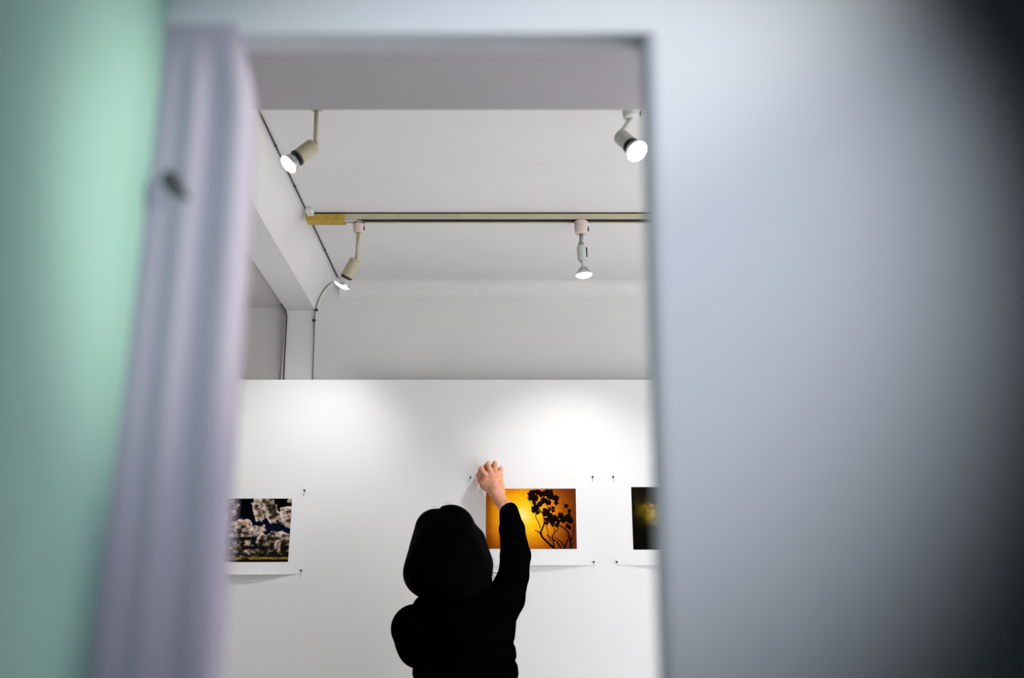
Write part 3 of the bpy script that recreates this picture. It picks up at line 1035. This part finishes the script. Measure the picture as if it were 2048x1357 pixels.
jo = jk.mesh('jacket', 'cloth', person)
co = Field(axis(neck.x - .16, neck.x + .16, .005), axis(YB - .18, YB + .16, .005), axis(neck.z - .12, neck.z + .1, .005))
co.capsule(P(858, 1224, YB - .03), P(948, 1220, YB - .03), 36 * s_t, 36 * s_t, .02)
co.capsule(P(865, 1228, YB + .04), P(945, 1224, YB + .04), 32 * s_t, 32 * s_t, .02)
co.mesh('collar', 'cloth', jo)
sl = Field(axis(sh_l.x - .10, ha_l.x + .08, .005), axis(YB - .12, YB + .33, .005), axis(ha_l.z - .12, sh_l.z + .12, .005))
sl.capsule(P(826, 1258, YB), P(837, 1296, YB + .05), 44.5 * s_t, 41 * s_t, .01)
sl.capsule(P(835, 1280, YB + .05), ha_l, 42 * s_t, .034, .02)
sl.capsule(P(830, 1250, YB), P(880, 1262, YB), 36 * s_t, 40 * s_t, .02)
sl.mesh('sleeve', 'cloth', jo)
s_e = px(el_r)
sr = Field(axis(sh_r.x - .10, el_r.x + .09, .0045), axis(YB - .08, 3.40, .0045), axis(sh_r.z - .12, wr_r.z + .05, .0045))
sr.capsule(P(980, 1245, YB + .03), P(1011, 1197, YB + .09), 48 * s_t, 37 * s_e, .012)
sr.capsule(P(1011, 1197, YB + .09), P(1027, 1152, YB + .15), 37 * s_e, 30 * s_e, .008)
sr.capsule(P(1027, 1152, YB + .15), P(1031, 1112, YB + .21), 30 * s_e, 30.5 * s_e, .008)
cuff = P(1017.5, 1023, YB + .405)
sr.capsule(P(1031, 1112, YB + .21), P(1024, 1060, YB + .32), 30.5 * s_e, 26 * s_e, .008)
sr.capsule(P(1024, 1060, YB + .32), cuff, 26 * s_e, 20.5 * s_e, .012)
# clean cuff: cut by a plane across the wrist
cd = np.array((wrist - cuff).normalized())
Xs, Ys, Zs_ = sr.xs[:, None, None], sr.ys[None, :, None], sr.zs[None, None, :]
pl = (Xs - cuff.x) * cd[0] + (Ys - cuff.y) * cd[1] + (Zs_ - cuff.z) * cd[2] - .006
sr.f = np.where(pl > -.08, np.maximum(sr.f, pl), sr.f).astype(np.float32)
sr.mesh('sleeve', 'cloth', jo)
# trousers and shoes
tr = Field(axis(hips.x - .24, hips.x + .24, .007), axis(YB - .2, YB + .2, .007), axis(.04, .95, .007))
tr.ellipsoid(hips + Vector((0, 0, .05)), (.158, .118, .12), .03)
for s in (-1, 1):
    tr.capsule(hips + Vector((s * .076, 0, 0)), Vector((hips.x + s * .085, YB + .02, .43)), .090, .068, .02)
    tr.capsule(Vector((hips.x + s * .085, YB + .02, .43)), Vector((hips.x + s * .09, YB - .018, .10)), .068, .058, .015)
tr.mesh('trousers', 'trouser', person)
for s in (-1, 1):
    x = hips.x + s * .09
    sf = Field(axis(x - .08, x + .08, .005), axis(YB - .12, YB + .22, .005), axis(0.0, .14, .005))
    sf.capsule((x, YB - .04, .042), (x + s * .012, YB + .10, .034), .042, .040, .01)
    sf.capsule((x, YB - .03, .05), (x, YB - .018, .105), .042, .040, .02)
    sf.f = np.maximum(sf.f, (.004 - sf.zs[None, None, :])).astype(np.float32)
    sf.mesh('shoe', 'shoe', person)
